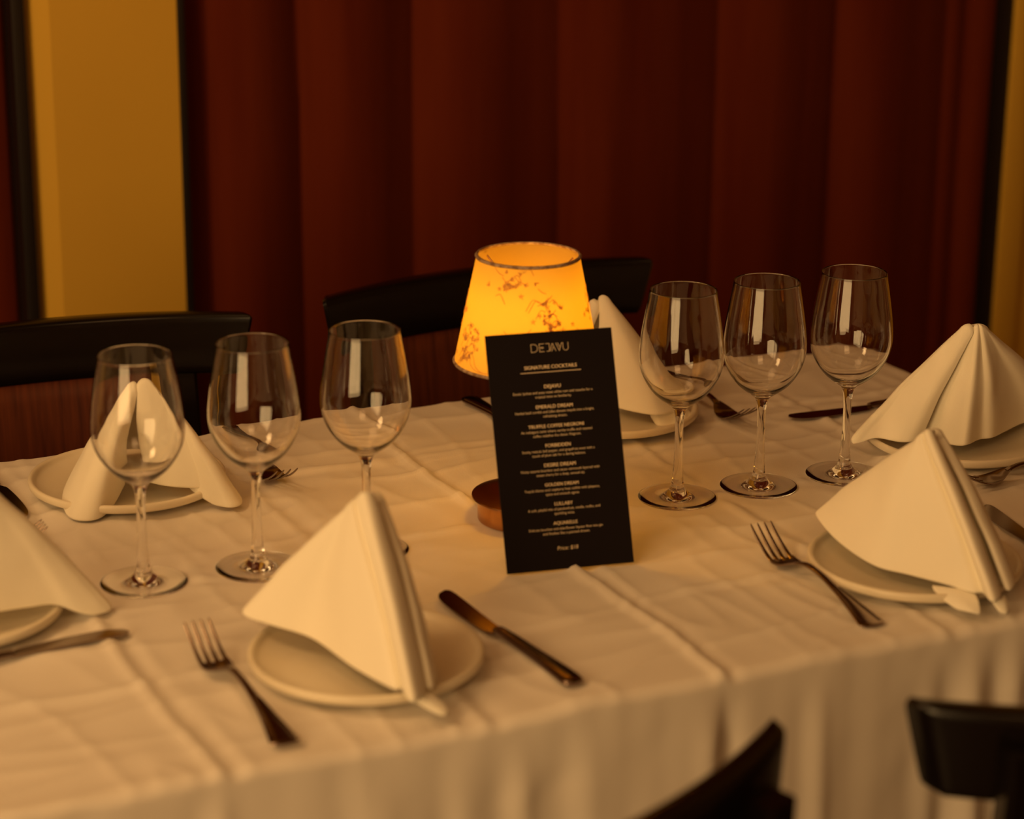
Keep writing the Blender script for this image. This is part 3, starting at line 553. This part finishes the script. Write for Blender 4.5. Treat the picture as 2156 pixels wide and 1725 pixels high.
# ------------------------------------------------------------------ menu card
mb = Vector((-0.0639, -0.1246, TZ + 0.0028)); me_ = Vector((0.0533, -0.1444, TZ + 0.0028)); ex = (me_-mb).normalized(); nr = Vector((-ex.y, ex.x, 0)); LEAN = 0.385
up = (Vector((0, 0, 1))*math.cos(LEAN) + nr*math.sin(LEAN)).normalized(); fw = ex.cross(up)     # fw points to the reader
mid = (mb+me_)/2; CW, CH = 0.1190, 0.2138
menu = empty('menu_card', mid); menu.rotation_euler = Matrix((ex, up, fw)).transposed().to_euler()
tag(menu, 'black cocktail menu card leaning against the lit lamp', 'menu')
bm = bmesh.new(); add_box(bm, -CW/2, CW/2, 0, CH, -0.0012, 0, 0.0003, 1); obj('card', bm, M_card, menu, smooth=False)
def text(name, s, x, frac, width, bold=0.0, shear=0.0, spacing=1.0, maxh=None):
    cu = bpy.data.curves.new(name, 'FONT'); cu.body = s; cu.align_x = 'CENTER'; cu.align_y = 'CENTER'; cu.size = 0.01;  cu.shear = shear; cu.space_character = spacing; cu.fill_mode = 'FRONT'; cu.resolution_u = 3
    tmp = bpy.data.objects.new('tmp', cu); C.objects.link(tmp); bpy.context.view_layer.update()
    me = bpy.data.meshes.new_from_object(tmp.evaluated_get(bpy.context.evaluated_depsgraph_get())); bpy.data.objects.remove(tmp)
    xs = [v.co.x for v in me.vertices]; ys = [v.co.y for v in me.vertices]; w = max(xs)-min(xs); k = width/w; cxm, cym = (max(xs)+min(xs))/2, (max(ys)+min(ys))/2
    for v in me.vertices: v.co = Vector(((v.co.x-cxm)*k, (v.co.y-cym)*k, 0))
    if bold:                                     # heavier strokes: three closely stacked prints of the same outline
        bm = bmesh.new()
        for q, dz in ((-bold, 0.0), (0, 0.00002), (bold, 0.00004)):
            m2 = me.copy(); m2.transform(Matrix.Translation((q, q*0.3, dz))); bm.from_mesh(m2); bpy.data.meshes.remove(m2)
        bm.to_mesh(me); bm.free()
    me.materials.append(M_ink); o = bpy.data.objects.new(name, me); link(o, menu); o.location = (x, CH*(1-frac), 0.00015); return o
SH = -0.0012
# the house logo: thin outlined letters, some doubled strokes
LH = 0.0070
def stroke(bm, pts, w=0.00044):
    P = [Vector((x, y, 0)) for x, y in pts]
    for a, b in zip(P[:-1], P[1:]):
        d = (b-a).normalized(); q = Vector((-d.y, d.x, 0))*w/2; e = d*w*0.3
        bm.faces.new([bm.verts.new(v) for v in (a-q-e, b-q+e, b+q+e, a+q-e)])
def arcp(cx_, cy_, rx, ry, a0, a1, n_=10): return [(cx_+rx*math.cos(math.radians(a0+(a1-a0)*k/n_)), cy_+ry*math.sin(math.radians(a0+(a1-a0)*k/n_))) for k in range(n_+1)]
bm = bmesh.new(); H = LH
stroke(bm, [(0.0031, 0), (0, 0), (0, H), (0.0026, H)] + arcp(0.0026, H/2, 0.0034, H/2, 90, -90)[1:])
x = 0.0078; stroke(bm, [(x+0.0044, H), (x, H), (x, 0), (x+0.0044, 0)]); stroke(bm, [(x+0.0010, H*0.56), (x+0.0038, H*0.56)]); stroke(bm, [(x+0.0010, H*0.44), (x+0.0038, H*0.44)]); pass
x = 0.0134; stroke(bm, [(x+0.0005, H), (x+0.0038, H), (x+0.0038, 0.0018)] + arcp(x+0.0020, 0.0018, 0.0018, 0.0018, 0, -120, 6)[1:])
x = 0.0174; stroke(bm, [(x, 0), (x+0.0028, H), (x+0.0056, 0)]); stroke(bm, [(x+0.0017, 0.0), (x+0.0035, H*0.50)])
x = 0.0234; stroke(bm, [(x, H), (x+0.0028, 0), (x+0.0056, H)]); stroke(bm, [(x+0.0017, H), (x+0.0035, H*0.50)])
x = 0.0300; stroke(bm, [(x, H), (x, 0.0024)] + arcp(x+0.0024, 0.0024, 0.0024, 0.0024, 180, 360)[1:] + [(x+0.0048, H)])
for v in bm.verts: v.co.x -= 0.01725; v.co.y -= H/2
lg = obj('logo', bm, M_ink, menu, smooth=False, normals=False); lg.location = (-0.0005, CH*(1-0.067), 0.00015)
text('menu_title', 'SIGNATURE COCKTAILS', SH, 0.148, 0.0492, 0.00010)
bm = bmesh.new(); add_box(bm, -0.0284, 0.0284, -0.0003, 0.0003, 0, 0.0001); ul = obj('title_underline', bm, M_ink, menu, smooth=False); ul.location = (SH-0.0002, CH*(1-0.1695), 0.0001)
ITEMS = [('DEJAVU', 0.0155, 'Exotic lychee and yuzu meet white rum and matcha for a', 0.0745, 'tropical twist on familiarity.', 0.034),
 ('EMERALD DREAM', 0.0345, 'Herbal basil cordial and Lillet elevate tequila into a bright,', 0.0740, 'refreshing dream.', 0.0225),
 ('TRUFFLE COFFEE NEGRONI', 0.0520, 'An indulgent twist where earthy truffle and roasted', 0.0665, 'coffee redefine the classic Negroni.', 0.0450),
 ('FORBIDDEN', 0.0235, 'Smoky mezcal, bell pepper, and grapefruit meet with a', 0.0680, 'touch of plum salt for a daring balance.', 0.0500),
 ('DESIRE DREAM', 0.0295, 'Nutty sesame bourbon and cacao vermouth layered with', 0.0735, 'sweet cherry for a deep, sensual sip.', 0.0455),
 ('GOLDEN DREAM', 0.0315, 'Tequila blanco and raspberry heat collide with jalapeno,', 0.0705, 'spice and smooth agave.', 0.0315),
 ('LULLABY', 0.0170, 'A soft, playful mix of passionfruit, vanilla, vodka, and', 0.0675, 'sparkling wine.', 0.0190),
 ('AQUARELLE', 0.0225, 'Delicate bourbon and elderflower liqueur flow into gin', 0.0690, 'and finishes like a painted dream.', 0.0440)]
for k, (h, w, l1, w1, l2, w2) in enumerate(ITEMS):
    f = 0.2330 + 0.0821*k
    text('cocktail_name', h, SH, f, w, 0.00009)
    text('cocktail_description', l1, SH, f+0.0235, w1); text('cocktail_description', l2, SH, f+0.0420, w2)
text('price_line', 'Price: $18', SH, 0.913, 0.0195, 0.0, 0.15)

# ------------------------------------------------------------------ chairs (origin on the floor below the middle of the top rail, front towards +Y)
RW, SAG = 0.211, 0.044                            # half chord and sagitta of the curved rail
RR = (RW*RW + SAG*SAG)/(2*SAG)
def rail_y(x): return -(math.sqrt(max(RR*RR - x*x, 0)) - (RR - SAG))     # 0 at the ends, -SAG in the middle
def rail_n(x): return Vector((-x/RR*1.0, -math.sqrt(max(1-(x/RR)**2, 0)), 0))*-1   # towards the sitter
def make_chair():
    r = empty('dining_chair', (0, 0, 0))
    zt, zb, th = 0.852, 0.785, 0.026
    bm = bmesh.new(); N = 82; rows = []
    def sec(x_, shrink=1.0):
        q = []
        for k in range(20):                       # rounded rectangular section
            a = 2*math.pi*k/20; c_, s_ = math.cos(a), math.sin(a); e = 0.30
            dy = (th/2)*math.copysign(abs(c_)**e, c_)*shrink; zz = ((zt-zb)/2)*math.copysign(abs(s_)**e, s_)*(1-(1-shrink)*0.25)
            q.append((dy, zz))
        return q
    for i in range(N+1):
        t = -1 + 2*i/N; edge = (1-abs(t))*RW; sh = 1.0 if edge > 0.005 else 0.62 + 0.38*math.sqrt(max(0, 1-((0.005-edge)/0.005)**2))
        row = []
        for dy, dz in sec(t*RW, sh):
            x_ = t*RW*(1 - 0.07*(0.5 - dz/(zt-zb)) )        # ends slant inwards towards the bottom
            nn = rail_n(x_); row.append(bm.verts.new((x_ + nn.x*dy, rail_y(x_)+nn.y*dy, (zt+zb)/2+dz)))
        rows.append(row)
    for A, B in zip(rows[:-1], rows[1:]):
        for k in range(20): bm.faces.new((A[k], A[(k+1) % 20], B[(k+1) % 20], B[k]))
    bm.faces.new(rows[0]); bm.faces.new(rows[-1][::-1]); obj('top_rail', bm, M_black, r, angle=50)
    for s in (-1, 1):                             # rear legs run up behind the rail as back posts
        bm = bmesh.new(); xs = s*0.146; yb = rail_y(xs)-0.023
        P = catmull([(xs*1.12, yb-0.055, 0.0), (xs*1.08, yb-0.005, 0.25), (xs*1.06, yb+0.035, 0.45), (xs*1.02, yb+0.020, 0.62), (xs, yb+0.001, 0.78), (xs, yb-0.002, 0.834)], 6); rr = []
        for p in P:
            w, d = 0.014, 0.014 if p.z > 0.76 else 0.015
            rr.append([bm.verts.new((p.x+a*w, p.y+b*d, p.z)) for a, b in ((-1, -.7), (-.7, -1), (.7, -1), (1, -.7), (1, .7), (.7, 1), (-.7, 1), (-1, .7))])
        for A, B in zip(rr[:-1], rr[1:]):
            for k in range(8): bm.faces.new((A[k], A[(k+1) % 8], B[(k+1) % 8], B[k]))
        bm.faces.new(rr[0]); bm.faces.new(rr[-1][::-1]); obj('rear_leg', bm, M_black, r, angle=40)
    bm = bmesh.new(); rows = []                   # broad curved splat below the rail
    for i in range(21):
        t = -1+2*i/20; row = []
        for k in range(13):
            z = 0.470 + (0.790-0.470)*k/12; x_ = t*(0.075 + 0.038*(k/12)); row.append(bm.verts.new((x_, rail_y(x_)+0.004 + 0.022*math.sin(math.pi*(0.79-z)/0.40), z)))
        rows.append(row)
    grid_faces(bm, rows); o = obj('back_splat', bm, M_splat, r, angle=None); sl = o.modifiers.new('ply', 'SOLIDIFY'); sl.thickness = 0.009; sl.offset = 0
    o['label'] = 'red-brown wooden splat'
    bm = bmesh.new(); add_box(bm, -0.20, 0.20, 0.0, 0.40, 0.430, 0.455, 0.008, 3)
    for v in bm.verts:
        f = (v.co.y)/0.40; v.co.x *= 0.86+0.14*f; v.co.y -= 0.02
        v.co.z -= 0.004*(1-(v.co.x/0.2)**2)*(1 if v.co.z > 0.45 else 0)
    obj('seat', bm, M_black, r, angle=40)
    for s in (-1, 1):
        bm = bmesh.new(); rr = []
        for z, w in ((0, 0.011), (0.2, 0.014), (0.43, 0.018)): rr.append([bm.verts.new((s*(0.175)+a*w, 0.345+b*w, z)) for a, b in ((-1, -1), (1, -1), (1, 1), (-1, 1))])
        for A, B in zip(rr[:-1], rr[1:]):
            for k in range(4): bm.faces.new((A[k], A[(k+1) % 4], B[(k+1) % 4], B[k]))
        bm.faces.new(rr[0][::-1]); bm.faces.new(rr[-1]); obj('front_leg', bm, M_black, r, angle=30)
    bm = bmesh.new()
    add_box(bm, -0.17, 0.17, 0.335, 0.355, 0.375, 0.432, 0.003)
    for s in (-1, 1): add_box(bm, s*0.166-0.009, s*0.166+0.009, -0.02, 0.34, 0.380, 0.432, 0.003)
    obj('seat_apron', bm, M_black, r, angle=30)
    for s in (-1, 1):
        bm = bmesh.new(); add_box(bm, s*0.166-0.008, s*0.166+0.008, -0.045, 0.34, 0.16, 0.185, 0.003); obj('stretcher', bm, M_black, r, angle=30)
    return r
CHG = 'black wooden dining chairs around the table'
ch = make_chair()
ch.location = (0.204, 0.486, 0); ch.rotation_euler = (0, 0, math.radians(180+2.8)); tag(ch, 'black wooden chair behind the table, its curved back rail crossing behind the lampshade', 'chair', CHG)
dup(ch, (-0.310, 0.468, 0), (0, 0, math.radians(180-4.0)), 'black wooden chair behind the table at the left, in front of the ochre pillar')
dup(ch, (-0.317, -0.724, 0), (0, 0, math.radians(17)), 'black wooden chair at the bottom edge, only the right end of its back rail showing')
dup(ch, (0.184, -0.734, 0), (0, 0, math.radians(-17)), 'black wooden chair in the lower right corner, broad back rail facing the viewer')
